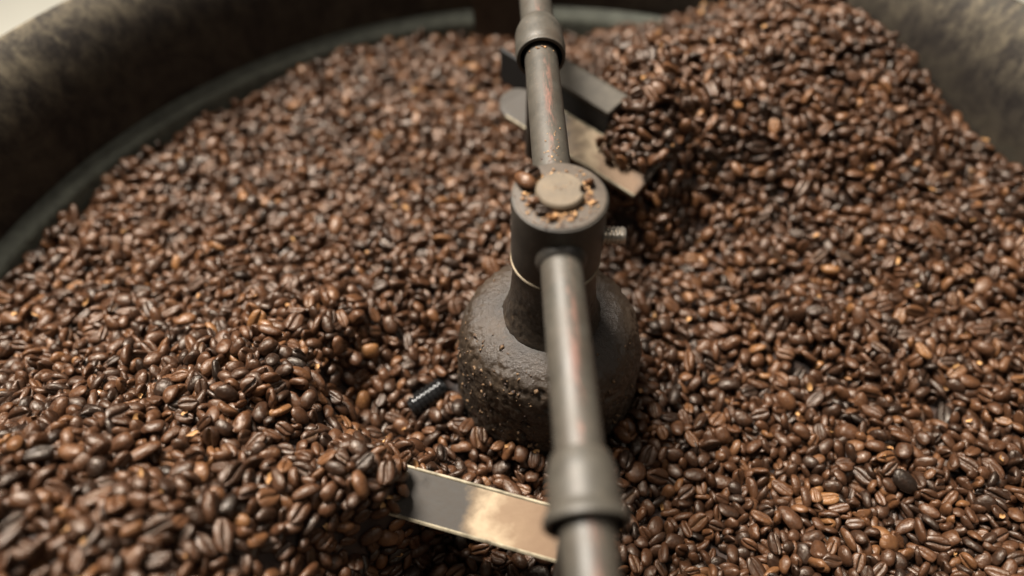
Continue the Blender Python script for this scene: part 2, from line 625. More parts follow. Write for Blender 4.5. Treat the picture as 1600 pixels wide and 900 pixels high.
# rear paddle, lower plate
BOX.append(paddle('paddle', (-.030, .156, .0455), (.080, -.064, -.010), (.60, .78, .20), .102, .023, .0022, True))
# rear bracket plate above it
BOX.append(paddle('bracket_plate', (-.004, .1735, .060), (.0321, -.0315, -.001), (.66, .72, .15), .056, .017, .003, False, M_BRACKET))
b0 = BOX[-1]
V = [b0['o'] + b0['a'] * x + b0['w'] * y + Vector((0, 0, z)) for x in (-.030, .056) for y, z in ((.0002, -.0034), (.0026, -.0034), (.0026, -.026), (.0002, -.026))]
part('dark_gap_sheet', (V, [(0, 1, 2, 3), (4, 5, 6, 7), (0, 1, 5, 4), (1, 2, 6, 5), (2, 3, 7, 6), (3, 0, 4, 7)]), M_GAP_DARK, stir, False)  # near-black sheet put in for the dark gap between bracket and paddle

# dark plate that hangs at the far end of the arm
e = ADIR * .262
V = [(-.034, 0, .022), (.006, 0, .022), (.006, 0, .104), (-.012, 0, .104), (-.030, 0, .070), (-.036, 0, .05)]
V = [(x + e.x, y + e.y, z) for x, y, z in V]; m = len(V)
V += [(x, y + .003, z) for x, y, z in V]
part('arm_end_plate', (V, [tuple(range(m)), tuple(range(m, 2 * m))] + [(k, (k + 1) % m, m + (k + 1) % m, m + k) for k in range(m)]), M_HUB, stir, False)

# ------------------------------------------------------------------ loose black bolt in the hollow beside the cone
MB = axis_matrix((-.0685, -.0150, -.0080), (.80, .56, .12))
bolt = empty('black_bolt', (-.062, -.010, -.013))
tag(bolt, 'black threaded bolt half buried in beans beside the center cone', 'bolt')
inv = Matrix.Translation((.062, .010, .013))
V, F = move(thread(.0060, .0008, .0026, .0165, 40), inv @ MB)
obj('thread', V, F, M_BLACK, bolt)
V, F = move(lathe([(0, -.001), (.0046, -.001), (.0050, .0), (.0052, .0185), (.0046, .0200), (0, .0200)], 32), inv @ MB)
sharp(obj('shank', V, F, M_BLACK, bolt))

# ------------------------------------------------------------------ bean surface: heaps and hollows (x, y, height)
CTRL = np.array(
#CTRL_BEGIN
[[-0.2316, 0.1901, 0.0], [-0.1548, 0.2454, 0.0], [-0.0875, 0.2604, 0.0], [-0.2811, 0.114, 0.0], [-0.2958, 0.0645, 0.0], [-0.097, 0.1302, 0.0],
 [-0.1533, 0.114, 0.0], [-0.2192, 0.0769, 0.002], [-0.2641, 0.0523, 0.004], [-0.2719, 0.0006, 0.014], [-0.1934, 0.0168, 0.024], [-0.1291, 0.0186, 0.027],
 [-0.2166, -0.029, 0.04], [-0.1488, -0.0521, 0.054], [-0.1677, -0.1035, 0.084], [-0.1264, -0.1109, 0.074], [-0.1015, -0.093, 0.056], [-0.0927, -0.0644, 0.05],
 [-0.2376, -0.0715, 0.065], [-0.1961, -0.126, 0.09], [-0.1357, -0.1422, 0.08], [-0.0881, -0.1229, 0.04], [-0.1159, -0.0266, 0.047], [-0.1026, 0.0085, 0.025],
 [-0.0967, -0.0043, -0.006], [-0.0791, 0.0067, -0.015], [-0.0542, -0.0123, -0.015], [-0.0826, -0.0318, 0.002], [-0.0569, -0.0745, 0.034], [-0.0704, -0.0842, 0.046],
 [-0.0717, -0.093, 0.012], [-0.0522, -0.0844, -0.006], [-0.0178, -0.0977, -0.008], [-0.0299, -0.052, -0.004], [-0.0493, -0.0337, -0.008], [-0.1012, 0.0549, 0.012],
 [-0.0528, 0.0537, 0.008], [-0.0783, 0.0227, 0.004], [-0.0257, 0.1282, 0.002], [-0.0606, 0.1901, 0.0], [-0.0273, 0.276, 0.0], [-0.0208, -0.0399, 0.005],
 [0.0002, -0.0448, 0.005], [0.0317, -0.0265, 0.005], [0.0482, -0.0045, 0.004], [0.0688, -0.072, 0.0], [0.1348, -0.0408, 0.0], [0.1778, -0.087, 0.002],
 [0.2511, 0.0337, 0.0], [0.1865, 0.0309, 0.004], [0.1201, 0.0337, 0.0], [0.0684, 0.0337, 0.0], [0.0749, 0.0803, -0.002], [0.084, 0.1143, -0.006],
 [0.2736, -0.0058, 0.0], [0.0343, -0.1253, 0.0], [0.1386, -0.1253, 0.0], [0.1318, 0.1123, 0.018], [0.1689, 0.1503, 0.048], [0.1369, 0.1964, 0.064],
 [0.1445, 0.2349, 0.066], [0.2353, 0.1896, 0.046], [0.2663, 0.1464, 0.022], [0.2794, 0.1103, 0.02], [0.0928, 0.1518, 0.056], [0.0915, 0.2472, 0.03],
 [0.0537, 0.2912, 0.006], [0.0211, 0.3004, 0.0], [0.1962, 0.1083, 0.022], [0.0537, 0.1229, 0.05], [0.0605, 0.1143, -0.006], [0.0679, 0.1354, 0.06],
 [0.0489, 0.1441, 0.062], [0.0457, 0.197, 0.05], [0.0242, 0.183, 0.006], [0.0869, 0.1149, 0.01], [0.1887, 0.1994, 0.062], [0.2912, 0.0546, 0.018],
 [0.298, 0.1, 0.022], [0.305, 0.05, 0.02], [0.29, 0, 0.006], [0.3, -0.1, 0], [0.2, -0.22, 0], [0, -0.28, 0.01],
 [-0.2, -0.22, 0.05], [-0.29, -0.05, 0.02], [0.0, 0.33, 0], [-0.15, 0.3, 0], [-0.3, 0.1, 0]]
#CTRL_END
)


def tps(r2):
    return r2 * np.log(r2 + 1e-9)


_c = CTRL[:, :2] * 10
_K = tps(((_c[:, None] - _c[None]) ** 2).sum(-1)) + np.eye(len(_c)) * .002
_P = np.c_[np.ones(len(_c)), _c]
_A = np.block([[_K, _P], [_P.T, np.zeros((3, 3))]])
_w = np.linalg.solve(_A, np.r_[CTRL[:, 2], 0, 0, 0])
G0, GS, GN = -.34, .004, 171
_g = G0 + GS * np.arange(GN)
_gx, _gy = np.meshgrid(_g, _g, indexing='ij')
_q = np.c_[_gx.ravel(), _gy.ravel()] * 10
HG = np.zeros(len(_q))
for i in range(0, len(_q), 6000):
    HG[i:i + 6000] = tps(((_q[i:i + 6000, None] - _c[None]) ** 2).sum(-1)) @ _w[:len(_c)] + np.c_[np.ones(len(_q[i:i + 6000])), _q[i:i + 6000]] @ _w[len(_c):]
HG = HG.reshape(GN, GN)
_rr = np.hypot(_gx, _gy)
HG = np.clip(HG, -.020, .098)
# furrow swept clear on the near side of the rear paddle
_b = BOX[1]
_lx = (_gx - _b['o'].x) * _b['a'].x + (_gy - _b['o'].y) * _b['a'].y
_ly = (_gx - _b['o'].x) * _b['w'].x + (_gy - _b['o'].y) * _b['w'].y


def _sm(a, b, v):
    s = np.clip((v - a) / (b - a), 0, 1); return s * s * (3 - 2 * s)


_f = _sm(-.03, .0, _lx) * (1 - _sm(.092, .112, _lx)) * _sm(-.055, -.012, _ly) * (1 - _sm(.010, .030, _ly))
HG = HG * (1 - _f) + np.minimum(HG, -.004) * _f
# the bank behind it, which buries the far end of paddle and bracket
_t = np.clip(.047 + .55 * (_ly - .012), 0, .062) * _sm(.046, .070, _lx) * _sm(.002, .014, _ly) * (1 - _sm(.060, .10, _ly)) * (1 - _sm(.085, .135, _lx))
HG = np.maximum(HG, _t)
# small lumps so the surface is not a smooth sheet
for _ in range(24):
    kx, ky = rng.normal(0, 75, 2)
    HG += .00055 * np.sin(kx * _gx + ky * _gy + rng.uniform(0, 6.28))


def height(p):
    fx = np.clip((p[:, 0] - G0) / GS, 0, GN - 2.001); fy = np.clip((p[:, 1] - G0) / GS, 0, GN - 2.001)
    i, j = fx.astype(int), fy.astype(int); u, v = fx - i, fy - j
    a, b, c, d = HG[i, j], HG[i + 1, j], HG[i, j + 1], HG[i + 1, j + 1]
    h = a * (1 - u) * (1 - v) + b * u * (1 - v) + c * (1 - u) * v + d * u * v
    gx = ((b - a) * (1 - v) + (d - c) * v) / GS; gy = ((c - a) * (1 - u) + (d - b) * u) / GS
    nn = np.c_[-gx, -gy, np.ones(len(h))]
    return h, nn / np.linalg.norm(nn, axis=1, keepdims=True)


# ------------------------------------------------------------------ settle the beans (overlap relaxation of ellipsoids)
DEPTH = .0120
NB = 18300
rad = R_TRAY - .002
xy = []
while len(xy) < NB:
    q = rng.uniform(-rad, rad, (NB, 2))
    q = q[(np.hypot(q[:, 0], q[:, 1]) < rad) & (q[:, 1] > -.215) & (np.hypot(q[:, 0], q[:, 1]) > .036)]
    xy.extend(q.tolist())
pos = np.zeros((NB, 3)); pos[:, :2] = np.array(xy[:NB])
h, nn = height(pos)
pos[:, 2] = h - DEPTH + rng.uniform(.002, .024, NB)
size = np.clip(rng.normal(.925, .125, NB), .62, 1.26)
S = np.c_[size * rng.normal(4.70, .42, NB), size * rng.normal(3.38, .24, NB), size * rng.normal(2.12, .2, NB)] * 1e-3
frag = rng.random(NB) < .10                      # broken bits
S[frag] *= rng.uniform(.45, .75, (frag.sum(), 1))
peab = rng.random(NB) < .05                      # round peaberries
S[peab, 1] *= .92; S[peab, 2] *= 1.3
qr = rng.normal(0, 1, (NB, 4)); qr /= np.linalg.norm(qr, axis=1, keepdims=True)


def quat_mat(q):
    w, x, y, z = q.T
    return np.stack([np.stack([1 - 2 * (y * y + z * z), 2 * (x * y - z * w), 2 * (x * z + y * w)], -1),
                     np.stack([2 * (x * y + z * w), 1 - 2 * (x * x + z * z), 2 * (y * z - x * w)], -1),
                     np.stack([2 * (x * z - y * w), 2 * (y * z + x * w), 1 - 2 * (x * x + y * y)], -1)], -2)


def quat_add(q, w):
    """rotate by small rotation vectors w (world frame)"""
    a = np.linalg.norm(w, axis=1, keepdims=True)
    s = np.where(a > 1e-9, np.sin(a / 2) / np.maximum(a, 1e-9), .5)
    dw, dx, dy, dz = np.cos(a / 2)[:, 0], *(w * s).T
    w0, x0, y0, z0 = q.T
    r = np.c_[dw * w0 - dx * x0 - dy * y0 - dz * z0, dw * x0 + dx * w0 + dy * z0 - dz * y0,
              dw * y0 - dx * z0 + dy * w0 + dz * x0, dw * z0 + dx * y0 - dy * x0 + dz * w0]
    return r / np.linalg.norm(r, axis=1, keepdims=True)


def pairs(p, cell=.0110):
    k = np.floor(p / cell).astype(np.int64) + 200
    key = (k[:, 0] * 1024 + k[:, 1]) * 1024 + k[:, 2]
    order = np.argsort(key, kind='stable'); sk = key[order]
    I, J = [], []
    for dx in (-1, 0, 1):
        for dy in (-1, 0, 1):
            for dz in (-1, 0, 1):
                off = (dx * 1024 + dy) * 1024 + dz
                if off < 0: continue
                lo = np.searchsorted(sk, key + off, 'left'); hi = np.searchsorted(sk, key + off, 'right')
                cnt = hi - lo
                i = np.repeat(np.arange(len(p)), cnt)
                st = np.repeat(lo - np.r_[0, np.cumsum(cnt)[:-1]], cnt)
                j = order[st + np.arange(len(i))]
                if off == 0:
                    m_ = i < j; i, j = i[m_], j[m_]
                I.append(i); J.append(j)
    I, J = np.concatenate(I), np.concatenate(J)
    d2 = ((p[I] - p[J]) ** 2).sum(1)
    m_ = d2 < .0116 ** 2
    return I[m_], J[m_]


def scatter(idx, val, n):
    return np.stack([np.bincount(idx, val[:, k], n) for k in range(3)], 1)


DOME = np.array(dome_prof)
ITER = 90
for it in range(ITER):
    if it % 6 == 0: I, J = pairs(pos)
    g = .00045 if it < 45 else (.0002 if it < 70 else .00005)
    h, nn = height(pos)
    pos -= nn * g
    R = quat_mat(qr)
    dp = np.zeros_like(pos); dw = np.zeros_like(pos); cnt = np.zeros(NB)
    d = pos[J] - pos[I]; L = np.linalg.norm(d, axis=1)
    near = L < (S[I, 0] + S[J, 0])
    i, j = I[near], J[near]; L = np.maximum(L[near], 1e-6); u = d[near] / L[:, None]
    ui = np.einsum('nji,nj->ni', R[i], u) / S[i]; uj = np.einsum('nji,nj->ni', R[j], u) / S[j]
    ri = 1 / np.linalg.norm(ui, axis=1); rj = 1 / np.linalg.norm(uj, axis=1)
    pen = ri + rj - L
    hit = pen > 0
    i, j, u, ri, rj, pen, ui, uj = i[hit], j[hit], u[hit], ri[hit], rj[hit], pen[hit], ui[hit], uj[hit]
    ni = np.einsum('nij,nj->ni', R[i], ui / S[i]); ni /= np.linalg.norm(ni, axis=1, keepdims=True)
    nj = np.einsum('nij,nj->ni', R[j], uj / S[j]); nj /= np.linalg.norm(nj, axis=1, keepdims=True)
    nm = ni + nj; nm /= np.linalg.norm(nm, axis=1, keepdims=True)
    corr = (pen * np.clip((u * nm).sum(1), .3, 1))[:, None] * nm * .5
    dp += scatter(j, corr, NB) - scatter(i, corr, NB)
    ti = np.cross(u * ri[:, None], -corr); tj = np.cross(-u * rj[:, None], corr)
    dw += scatter(i, ti, NB) + scatter(j, tj, NB)
    cnt += np.bincount(i, None, NB) + np.bincount(j, None, NB)
    k = 1.35 / np.maximum(1, cnt * .55)
    pos += dp * k[:, None]
    rot = dw * k[:, None] / (S[:, :1] ** 2 * .30)
    rn = np.linalg.norm(rot, axis=1, keepdims=True)
    qr = quat_add(qr, rot * np.minimum(1, .25 / np.maximum(rn, 1e-9)))
    # bed under the top layers
    R = quat_mat(qr)
    h, nn = height(pos)
    nl = np.einsum('nji,nj->ni', R, nn)
    sup = np.linalg.norm(S * nl, axis=1)
    dist = (pos[:, 2] - (h - DEPTH)) * nn[:, 2]
    pn = np.maximum(0, sup - dist)
    pos += nn * pn[:, None]
    arm = -np.einsum('nij,nj->ni', R, S ** 2 * nl) / sup[:, None]
    rot = np.cross(arm, nn * pn[:, None]) / (S[:, :1] ** 2 * .6)
    rn = np.linalg.norm(rot, axis=1, keepdims=True)
    qr = quat_add(qr, rot * np.minimum(1, .2 / np.maximum(rn, 1e-9)))
    # tray wall and centre cone
    rr = np.hypot(pos[:, 0], pos[:, 1]); er = np.c_[pos[:, :2] / np.maximum(rr, 1e-6)[:, None], np.zeros(NB)]
    lim = np.where(pos[:, 2] > .010, .3195, .3120)
    sr = np.linalg.norm(S * np.einsum('nji,nj->ni', R, er), axis=1)
    pos -= er * np.maximum(0, rr + sr - lim)[:, None]
    rd = np.interp(pos[:, 2], DOME[::-1, 1], DOME[::-1, 0], left=.0455, right=.019)
    pos += er * np.maximum(0, rd + sr - rr)[:, None]
    # paddles
    for b in BOX:
        lp = pos - np.array(b['o'])
        x, y, z = lp @ np.array(b['a']), lp @ np.array(b['w']), lp @ np.array(b['n']) + b['th'] / 2
        near = (x > -.006) & (x < b['L'] + .006) & (y > -.006) & (y < b['W'] + .006) & (np.abs(z) < .007)
        idx = np.where(near)[0]
        if len(idx) == 0: continue
        q = np.c_[x, y, z][idx]
        cl = np.c_[np.clip(q[:, 0], 0, b['L']), np.clip(q[:, 1], 0, b['W']), np.clip(q[:, 2], -b['th'] / 2, b['th'] / 2)]
        dv = q - cl; dl = np.linalg.norm(dv, axis=1)
        ins = dl < 1e-7
        dv[ins] = np.c_[np.zeros(ins.sum()), np.zeros(ins.sum()), np.sign(q[ins, 2] + 1e-9)]; dl[ins] = 0
        un = dv / np.linalg.norm(dv, axis=1, keepdims=True)
        uw = un[:, :1] * np.array(b['a']) + un[:, 1:2] * np.array(b['w']) + un[:, 2:] * np.array(b['n'])
        sr = np.linalg.norm(S[idx] * np.einsum('nji,nj->ni', R[idx], uw), axis=1)
        pos[idx] += uw * np.maximum(0, sr - dl)[:, None]
R = quat_mat(qr)
print('settled', round(time.time() - T0, 1), 's; mean residual overlap mm', float(pen[pen > 0].mean() * 1e3) if len(pen) else 0)

# pits where a bean has rolled out of the top layer, as in a loose heap
gap = rng.random(NB) < .085
# drop the beans that ended inside the bolt
tb = (MB.inverted())
lb = pos @ np.array(tb.to_3x3()).T + np.array(tb.translation)
keep = ~((np.hypot(lb[:, 0], lb[:, 1]) < .0072) & (lb[:, 2] > .003) & (lb[:, 2] < .026))
# and those lying over its visible end
# the rear paddle is swept clean but for its far end, which lies under the bank
lp = pos - np.array(BOX[1]['o'])
xa, ya, za = lp @ np.array(BOX[1]['a']), lp @ np.array(BOX[1]['w']), lp @ np.array(BOX[1]['n'])
keep &= ~((xa > -.004) & (xa < .064 + .9 * (.014 - ya)) & (ya > -.004) & (ya < .026) & (za > -.005) & (za < .030))
lp = pos - np.array(BOX[2]['o'])
xa, ya, za = lp @ np.array(BOX[2]['a']), lp @ np.array(BOX[2]['w']), lp @ np.array(BOX[2]['n'])
keep &= ~((xa > -.04) & (xa < .044) & (ya > -.006) & (ya < .016) & (za > -.03) & (za < .030))
keep &= ~((np.hypot(pos[:, 0] + .0575, pos[:, 1] + .0075) < .0075) & (pos[:, 2] > -.004))
keep &= ~gap
pos, R, S, frag, peab = pos[keep], R[keep], S[keep], frag[keep], peab[keep]
NB = len(pos)

# ------------------------------------------------------------------ which beans are seen, and how large
cp = np.array(cam.location)
fw = np.array([0, math.cos(PITCH), -math.sin(PITCH)]); up = np.array([0, math.sin(PITCH), math.cos(PITCH)])
rel = pos - cp
zc = rel @ fw; fpx = cam_d.lens / 36 * 512
px = 256 + rel[:, 0] / zc * fpx; py = 144 - (rel @ up) / zc * fpx
rpx = np.cbrt(S.prod(1)) * 1.1 / zc * fpx
idb = -np.ones((288 + 120, 512 + 120), int)
for b in np.argsort(-zc):
    x, y, r = px[b] + 60, py[b] + 60, rpx[b]
    x0, x1, y0, y1 = int(x - r), int(x + r) + 2, int(y - r), int(y + r) + 2
    if x0 < 0 or y0 < 0 or x1 > 632 or y1 > 408 or zc[b] < .05: continue
    yy, xx = np.mgrid[y0:y1, x0:x1]
    m_ = (xx - x) ** 2 + (yy - y) ** 2 < r * r
    idb[y0:y1, x0:x1][m_] = b
# hidden by the stirrer: rough screen of the arm, hub and cone
seen_all = np.bincount(idb[idb >= 0], None, NB)
inner = idb[60:348, 60:572]
seen = np.bincount(inner[inner >= 0], None, NB).astype(float)
armx = np.interp(py, [0, 144, 288], [272, 282, 302]); armw = np.interp(py, [0, 40, 110, 200, 288], [12, 12, 26, 16, 22])
seen[np.abs(px - armx) < armw] = 0
rc = np.hypot(pos[:, 0], pos[:, 1])

# ------------------------------------------------------------------ bean meshes
def ring_angles(k):
    if k == 2: return np.radians([90, 98, 108, 121, 140, 162, 184, 208, 235, 270, 305, 332, 356, 378, 400, 419, 432, 442])
    if k == 1: return np.radians([90, 100, 113, 134, 165, 200, 235, 270, 305, 340, 375, 406, 427, 440])
    return np.radians([90, 140, 190, 240, 300, 350, 400])


NX = (6, 9, 14)
TEMPL = []
for k in range(3):
    an = ring_angles(k); nx = NX[k]
    th = np.pi * (np.arange(1, nx)) / nx
    X = np.cos(th)[:, None] * np.ones(len(an)); r = (np.sin(th) ** .86)[:, None]
    Y = r * np.cos(an)[None]; Z = r * np.sin(an)[None]
    V = np.r_[[[1, 0, 0]], np.stack([X, Y, Z], -1).reshape(-1, 3), [[-1, 0, 0]]]
    m = len(an)
    F = []
    for a in range(nx - 2):
        for c in range(m):
            c2 = (c + 1) % m; A, B = 1 + a * m, 1 + (a + 1) * m
            F += [(A + c, B + c, B + c2), (A + c, B + c2, A + c2)]
    last = len(V) - 1
    for c in range(m):
        c2 = (c + 1) % m
        F += [(0, 1 + c, 1 + c2), (last, 1 + (nx - 2) * m + c2, 1 + (nx - 2) * m + c)]
    off = np.abs(np.angle(np.exp(1j * (np.arctan2(V[:, 2], V[:, 1]) - np.pi / 2))))
    gr = np.exp(-(off / math.radians(9.0)) ** 2) * (np.abs(V[:, 0]) < .97)
    lip = np.exp(-((off - math.radians(24)) / math.radians(14)) ** 2)
    TEMPL.append((V, np.array(F), gr, lip))


def bean_verts(k, s, r, fr, pb):
    """one bean in its own frame: rounded back (-z), flat face (+z) with an S-shaped crease"""
    V, F, gr, lip = TEMPL[k]
    P = V.copy()
    x = P[:, 0]
    top = P[:, 2] > 0
    flat = 1.0 if pb else r.uniform(.50, .72)
    P[:, 2] = np.where(top, np.sign(P[:, 2]) * np.abs(P[:, 2]) ** .8 * flat, P[:, 2] * 1.18)
    taper = 1 - .10 * r.uniform(-1, 1) * x
    P[:, 1] *= taper
    prof = np.sqrt(np.clip(1 - x * x, 0, 1))
    dg = r.uniform(.38, .66)
    P[:, 2] += (-gr * dg * np.minimum(1, prof * 1.4) + lip * .10 * prof) * top
    P[:, 1] += .10 * r.uniform(.3, 1) * np.sin(math.pi * x) * r.choice([-1, 1]) * np.where(top, 1, .0) * prof
    # uneven roasting: dents, wrinkles, a little bend
    for q in range(5):
        kk = r.normal(0, 2.4, 3); a = r.uniform(.02, .05)
        P *= (1 + a * np.sin(V @ kk + r.uniform(0, 6.28)))[:, None]
    P[:, 2] += r.normal(0, .07) * (x * x - .4)
    if fr:                                        # broken: sliced off by a slanted plane
        nv = r.normal(0, 1, 3); nv /= np.linalg.norm(nv); c = r.uniform(-.05, .35)
        dd = P @ nv - c
        P -= np.outer(np.maximum(0, dd) * r.uniform(.8, 1.0), nv)
        P += r.normal(0, .03, P.shape)
    return P * s


rs = np.random.default_rng(11)
# how dark each bean is; most mid brown, some nearly black, some pale
tone = np.clip(rs.normal(.45, .125, NB) + np.where(rs.random(NB) < .09, rs.uniform(.10, .36, NB), 0) - np.where(rs.random(NB) < .14, rs.uniform(.1, .3, NB), 0), .02, 1)
chaffy = np.where(rs.random(NB) < .22, rs.uniform(.4, 1.0, NB), rs.uniform(0, .08, NB))
order = np.argsort(-seen * (seen > 0))
single = set(order[:300].tolist())


def finish_mesh(me, tn, gv, smooth=True):
    a = me.attributes.new('tone', 'FLOAT', 'POINT'); a.data.foreach_set('value', np.asarray(tn, np.float32))
    a = me.attributes.new('groove', 'FLOAT', 'POINT'); a.data.foreach_set('value', np.asarray(gv, np.float32))
    me.polygons.foreach_set('use_smooth', np.ones(len(me.polygons), bool))


def mesh_np(name, V, F):
    me = bpy.data.meshes.new(name)
    me.vertices.add(len(V)); me.vertices.foreach_set('co', np.asarray(V, np.float32).ravel())
    me.loops.add(F.size); me.loops.foreach_set('vertex_index', F.ravel().astype(np.int32))
    me.polygons.add(len(F)); me.polygons.foreach_set('loop_start', (np.arange(len(F)) * 3).astype(np.int32))
    me.update(calc_edges=True)
    return me


def tone_word(t):
    return 'nearly black' if t < .25 else 'dark brown' if t < .45 else 'medium brown' if t < .62 else 'pale orange-brown'


VV, FF, TT, GG = [], [], [], []
base = 0
for b in range(NB):
    if b in single: continue
    k = 1 if seen_all[b] >= 5 else 0
    P = bean_verts(k, S[b], rs, frag[b], peab[b])
    VV.append(P @ R[b].T + pos[b]); FF.append(TEMPL[k][1] + base)
    TT.append(np.full(len(P), tone[b])); GG.append(TEMPL[k][2] * chaffy[b])
    base += len(P)
me = mesh_np('coffee_beans', np.concatenate(VV), np.concatenate(FF))
finish_mesh(me, np.concatenate(TT), np.concatenate(GG))
me.materials.append(M_BEAN)
mass = bpy.data.objects.new('coffee_beans', me); COL.objects.link(mass)
tag(mass, 'heaped mass of roasted brown coffee beans filling the cooling tray', 'coffee beans', None, 'stuff')
print('mass tris', len(me.polygons), round(time.time() - T0, 1))

# the beans deeper down, never seen singly: lumpy bed under the top layers
bv, bf, idx = [], [], {}
for i in range(0, GN):
    for j in range(0, GN):
        x, y = _g[i], _g[j]
        if np.hypot(x, y) < .3115:
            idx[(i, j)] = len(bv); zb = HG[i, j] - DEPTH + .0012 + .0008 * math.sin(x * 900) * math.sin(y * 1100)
            if -.004 < _lx[i, j] < .106 and -.006 < _ly[i, j] < .026: zb = min(zb, .020)
            bv.append((x, y, zb))
for (i, j) in idx:
    if (i + 1, j) in idx and (i, j + 1) in idx and (i + 1, j + 1) in idx:
        bf.append((idx[(i, j)], idx[(i + 1, j)], idx[(i + 1, j + 1)], idx[(i, j + 1)]))
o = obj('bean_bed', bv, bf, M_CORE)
tag(o, 'dark depth of the bean heap below the top layers', 'coffee beans', None, 'stuff')


def single_bean(b_pos, b_R, b_S, t, ch, fr=False, pb=False, label=None, group=None, seed=None):
    r = rs if seed is None else np.random.default_rng(seed)
    P = bean_verts(2, b_S, r, fr, pb)
    me = mesh_np('coffee_bean', P, TEMPL[2][1])
    finish_mesh(me, np.full(len(P), t), TEMPL[2][2] * ch)
    me.materials.append(M_BEAN)
    o = bpy.data.objects.new('coffee_bean', me)
    M4 = Matrix(b_R.tolist()).to_4x4(); M4.translation = Vector(b_pos)
    o.matrix_world = M4
    COL.objects.link(o)
    return tag(o, label, 'coffee bean', group)


for b in order[:300]:
    tocam = cp - pos[b]; tocam /= np.linalg.norm(tocam)
    f = float(R[b][:, 2] @ tocam)
    if frag[b]: face = 'broken bean piece'
    elif peab[b]: face = 'rounded peaberry bean'
    elif f > .5: face = 'bean lying crease up'
    elif f < -.5: face = 'bean lying rounded side up'
    else: face = 'bean tipped on edge'
    ar = S[b, 0] / S[b, 1]
    sz = S[b, 0] * 1e3
    shape = 'long ' if ar > 1.45 else 'plump ' if ar < 1.23 else ''
    big = 'large ' if sz > 5.2 else 'small ' if sz < 4.3 else ''
    x, y, z = pos[b]
    if -.10 < x < 0 and y < -.105: where = 'before the front paddle'
    elif x < -.045 and abs(y + .085) < .022 and x > -.095: where = 'over the front paddle tip'
    elif x < -.02 and z > .030: where = 'high on the left heap'
    elif x < -.02 and z > .008: where = 'on the heap slope facing the cone'
    elif x < .01 and y < -.04: where = 'between front paddle and cone'
    elif x < .01: where = 'in the hollow beside the bolt'
    elif x < .06 and y < -.03: where = 'close right of the front pipe arm'
    elif z > .015: where = 'on the bank right of the rear paddle'
    else: where = 'on the level bed away from the pipe'
    single_bean(pos[b], R[b], S[b], tone[b], chaffy[b], frag[b], peab[b], f'{shape or big}{tone_word(tone[b])} {face} {where}', 'large coffee beans on top of the heap')

# ------------------------------------------------------------------ beans and crumbs left on the hub
def eul(x, y, z):
    return np.array(Matrix.Rotation(z, 3, 'Z') @ Matrix.Rotation(y, 3, 'Y') @ Matrix.Rotation(x, 3, 'X'))


HT = H1 + .0006
single_bean((-.0128, .0052, HT + .0026), eul(3.0, .1, 2.25), np.array([4.9, 2.9, 2.3]) * 1e-3, .66, .1, label='reddish brown coffee bean resting at the edge of the hub top', group='bits on the hub top', seed=1)
single_bean((-.0098, .0095, HT + .0022), eul(.5, .2, .9), np.array([3.6, 2.8, 2.1]) * 1e-3, .16, .2, label='dark coffee bean on the hub top behind the reddish bean', group='bits on the hub top', seed=2)
single_bean((.0112, .0058, HT + .0017), eul(.2, .9, 1.5), np.array([2.5, 1.9, 1.6]) * 1e-3, .74, .1, True, label='small pinkish bean fragment beside the center pin notch', group='bits on the hub top', seed=3)
single_bean((-.0098, -.0050, HT + .0014), eul(2.4, .3, .4), np.array([2.6, 2.0, 1.6]) * 1e-3, .60, .1, True, label='brown bean fragment on the hub top before the center pin', group='bits on the hub top', seed=4)
single_bean((-.0068, -.0092, HT + .0014), eul(.3, .1, -.2), np.array([2.9, 1.9, 1.5]) * 1e-3, .10, .1, True, label='black bean fragment on the hub top before the center pin', group='bits on the hub top', seed=5)
single_bean((-.0030, -.0122, HT + .0012), eul(.2, .3, .5), np.array([2.6, 1.5, 1.2]) * 1e-3, 1.0, .9, True, label='golden bean fragment on the front edge of the hub top', group='bits on the hub top', seed=6)


def bits(name, P, sz, mat, label, cat, flat=.6, seed=1, normals=None):
    """small irregular crumbs joined as one object"""
    r = np.random.default_rng(seed)
    oct_v = np.array([(1, 0, 0), (-1, 0, 0), (0, 1, 0), (0, -1, 0), (0, 0, 1), (0, 0, -1)], float)
    oct_f = np.array([(0, 2, 4), (2, 1, 4), (1, 3, 4), (3, 0, 4), (2, 0, 5), (1, 2, 5), (3, 1, 5), (0, 3, 5)])
    V, F = [], []
    for i, p in enumerate(P):
        a = r.uniform(0, 6.28); c, s = math.cos(a), math.sin(a)
        v = oct_v * r.uniform(.5, 1.4, (6, 1)) * sz[i] * np.array([1.2, .8, flat])
        v = v @ np.array([[c, -s, 0], [s, c, 0], [0, 0, 1]]).T
        V.append(v + p); F.append(oct_f + 6 * i)
    me = mesh_np(name, np.concatenate(V), np.concatenate(F))
    me.materials.append(mat)
    o = bpy.data.objects.new(name, me); COL.objects.link(o)
    return tag(o, label, cat, None, 'stuff')


r2 = np.random.default_rng(21)
P, Z = [], []
for _ in range(430):                              # ring of crumbs round the pin, thick at right and lower left
    a = r2.choice([r2.normal(.05, .45), r2.normal(3.9, .55), r2.normal(2.6, .5), r2.uniform(0, 6.28), r2.normal(4.5, .4)])
    rr_ = .0095 + abs(r2.normal(0, .0030))
    if rr_ > .0172: continue
    s = r2.uniform(.0002, .0007) if r2.random() < .85 else r2.uniform(.0007, .0013)
    P.append((rr_ * math.cos(a), rr_ * math.sin(a), HT + s * .3)); Z.append(s)
for _ in range(34):                               # and a few on the pin
    a, q = r2.uniform(0, 6.28), r2.uniform(0, .0075)
    P.append((q * math.cos(a), q * math.sin(a), HT + HP + .0001)); Z.append(r2.uniform(.00012, .0003))
bits('coffee_crumbs', P, Z, M_CRUMB, 'tan coffee crumbs scattered round the pin on the hub top', 'crumbs', .5, 2)
P, Z = [], []
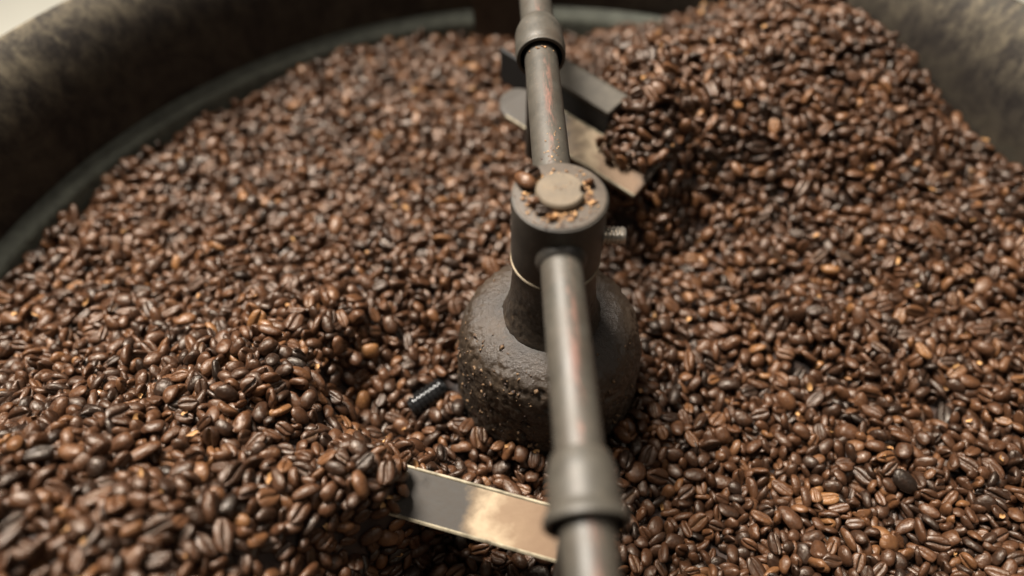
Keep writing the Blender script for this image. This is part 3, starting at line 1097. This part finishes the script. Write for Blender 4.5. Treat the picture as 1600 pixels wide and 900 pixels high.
for _ in range(70):                               # crumbs along the crown of the rear arm
    s = .019 + abs(r2.normal(0, .013)); t = r2.normal(.05, .28)
    if s > .085: continue
    q = ADIR * s
    P.append((q.x + RPIPE * math.sin(t), q.y, ZP + RPIPE * math.cos(t))); Z.append(r2.uniform(.00018, .00062))
for _ in range(14):
    t = r2.uniform(-.9, .9); q = ADIR * .1065
    P.append((q.x + RPIPE * math.sin(t), q.y + r2.normal(0, .0006), ZP + RPIPE * math.cos(t) + .0002)); Z.append(r2.uniform(.0003, .0008))
bits('coffee_crumbs', P, Z, M_CRUMB, 'tan coffee crumbs along the rear pipe arm', 'crumbs', .5, 3)
P, Z = [], []
for _ in range(110):                              # specks stuck to the cone
    zz = r2.uniform(.006, .054); a = r2.uniform(0, 6.28)
    if r2.random() < .5: a = r2.normal(3.9, .35)
    rr_ = np.interp(zz, DOME[::-1, 1], DOME[::-1, 0])
    P.append((rr_ * math.cos(a), rr_ * math.sin(a), zz)); Z.append(r2.uniform(.0003, .0008) if r2.random() < .88 else r2.uniform(.001, .0017))
for _ in range(240):                              # dark grit baked into the crust
    zz = r2.uniform(.002, .054); a = r2.normal(4.2, .9)
    rr_ = np.interp(zz, DOME[::-1, 1], DOME[::-1, 0]) + .0002
    P.append((rr_ * math.cos(a), rr_ * math.sin(a), zz)); Z.append(abs(r2.normal(.0006, .0005)) + .0002)
bits('coffee_crumbs', P, Z, M_CRUMB_DARK, 'coffee crumbs stuck to the caked center cone', 'crumbs', .8, 4)

# flakes of golden chaff between the beans
top = np.where((seen_all >= 12))[0]
pick = r2.choice(top, 170, replace=False)
V, F = [], []
for i, b in enumerate(pick):
    c = pos[b] + np.array([r2.normal(0, .002), r2.normal(0, .002), S[b].min() * r2.uniform(.6, 1.1)])
    L, W = r2.uniform(.0010, .0026), r2.uniform(.0006, .0014)
    A = eul(r2.normal(0, .5), r2.normal(0, .5), r2.uniform(0, 6.28))
    g = []
    for q in (-1, 0, 1):
        for w in (-1, 0, 1):
            g.append((L * q * (1 - .25 * abs(w)) + r2.normal(0, .0002), W * w * (1 - .3 * abs(q)), .0006 * (q * q + w * w) + r2.normal(0, .0001)))
    g = np.array(g)
    V.append(g @ A.T + c)
    V.append((g + np.array([0, 0, -.00015])) @ A.T + c)
    o18 = 18 * i
    for q in range(2):
        for w in range(2):
            a0 = q * 3 + w
            for (x0, x1, x2, x3), o_ in (((a0, a0 + 3, a0 + 4, a0 + 1), 0), ((a0 + 9, a0 + 10, a0 + 13, a0 + 12), 0)):
                F += [(o18 + x0, o18 + x1, o18 + x2), (o18 + x0, o18 + x2, o18 + x3)]
me = mesh_np('chaff', np.concatenate(V), np.array(F)); me.materials.append(M_CHAFF)
me.polygons.foreach_set('use_smooth', np.ones(len(me.polygons), bool))
o = bpy.data.objects.new('chaff', me); COL.objects.link(o)
tag(o, 'golden flakes of chaff lying among the beans', 'chaff', None, 'stuff')
print('script', round(time.time() - T0, 1), 's')
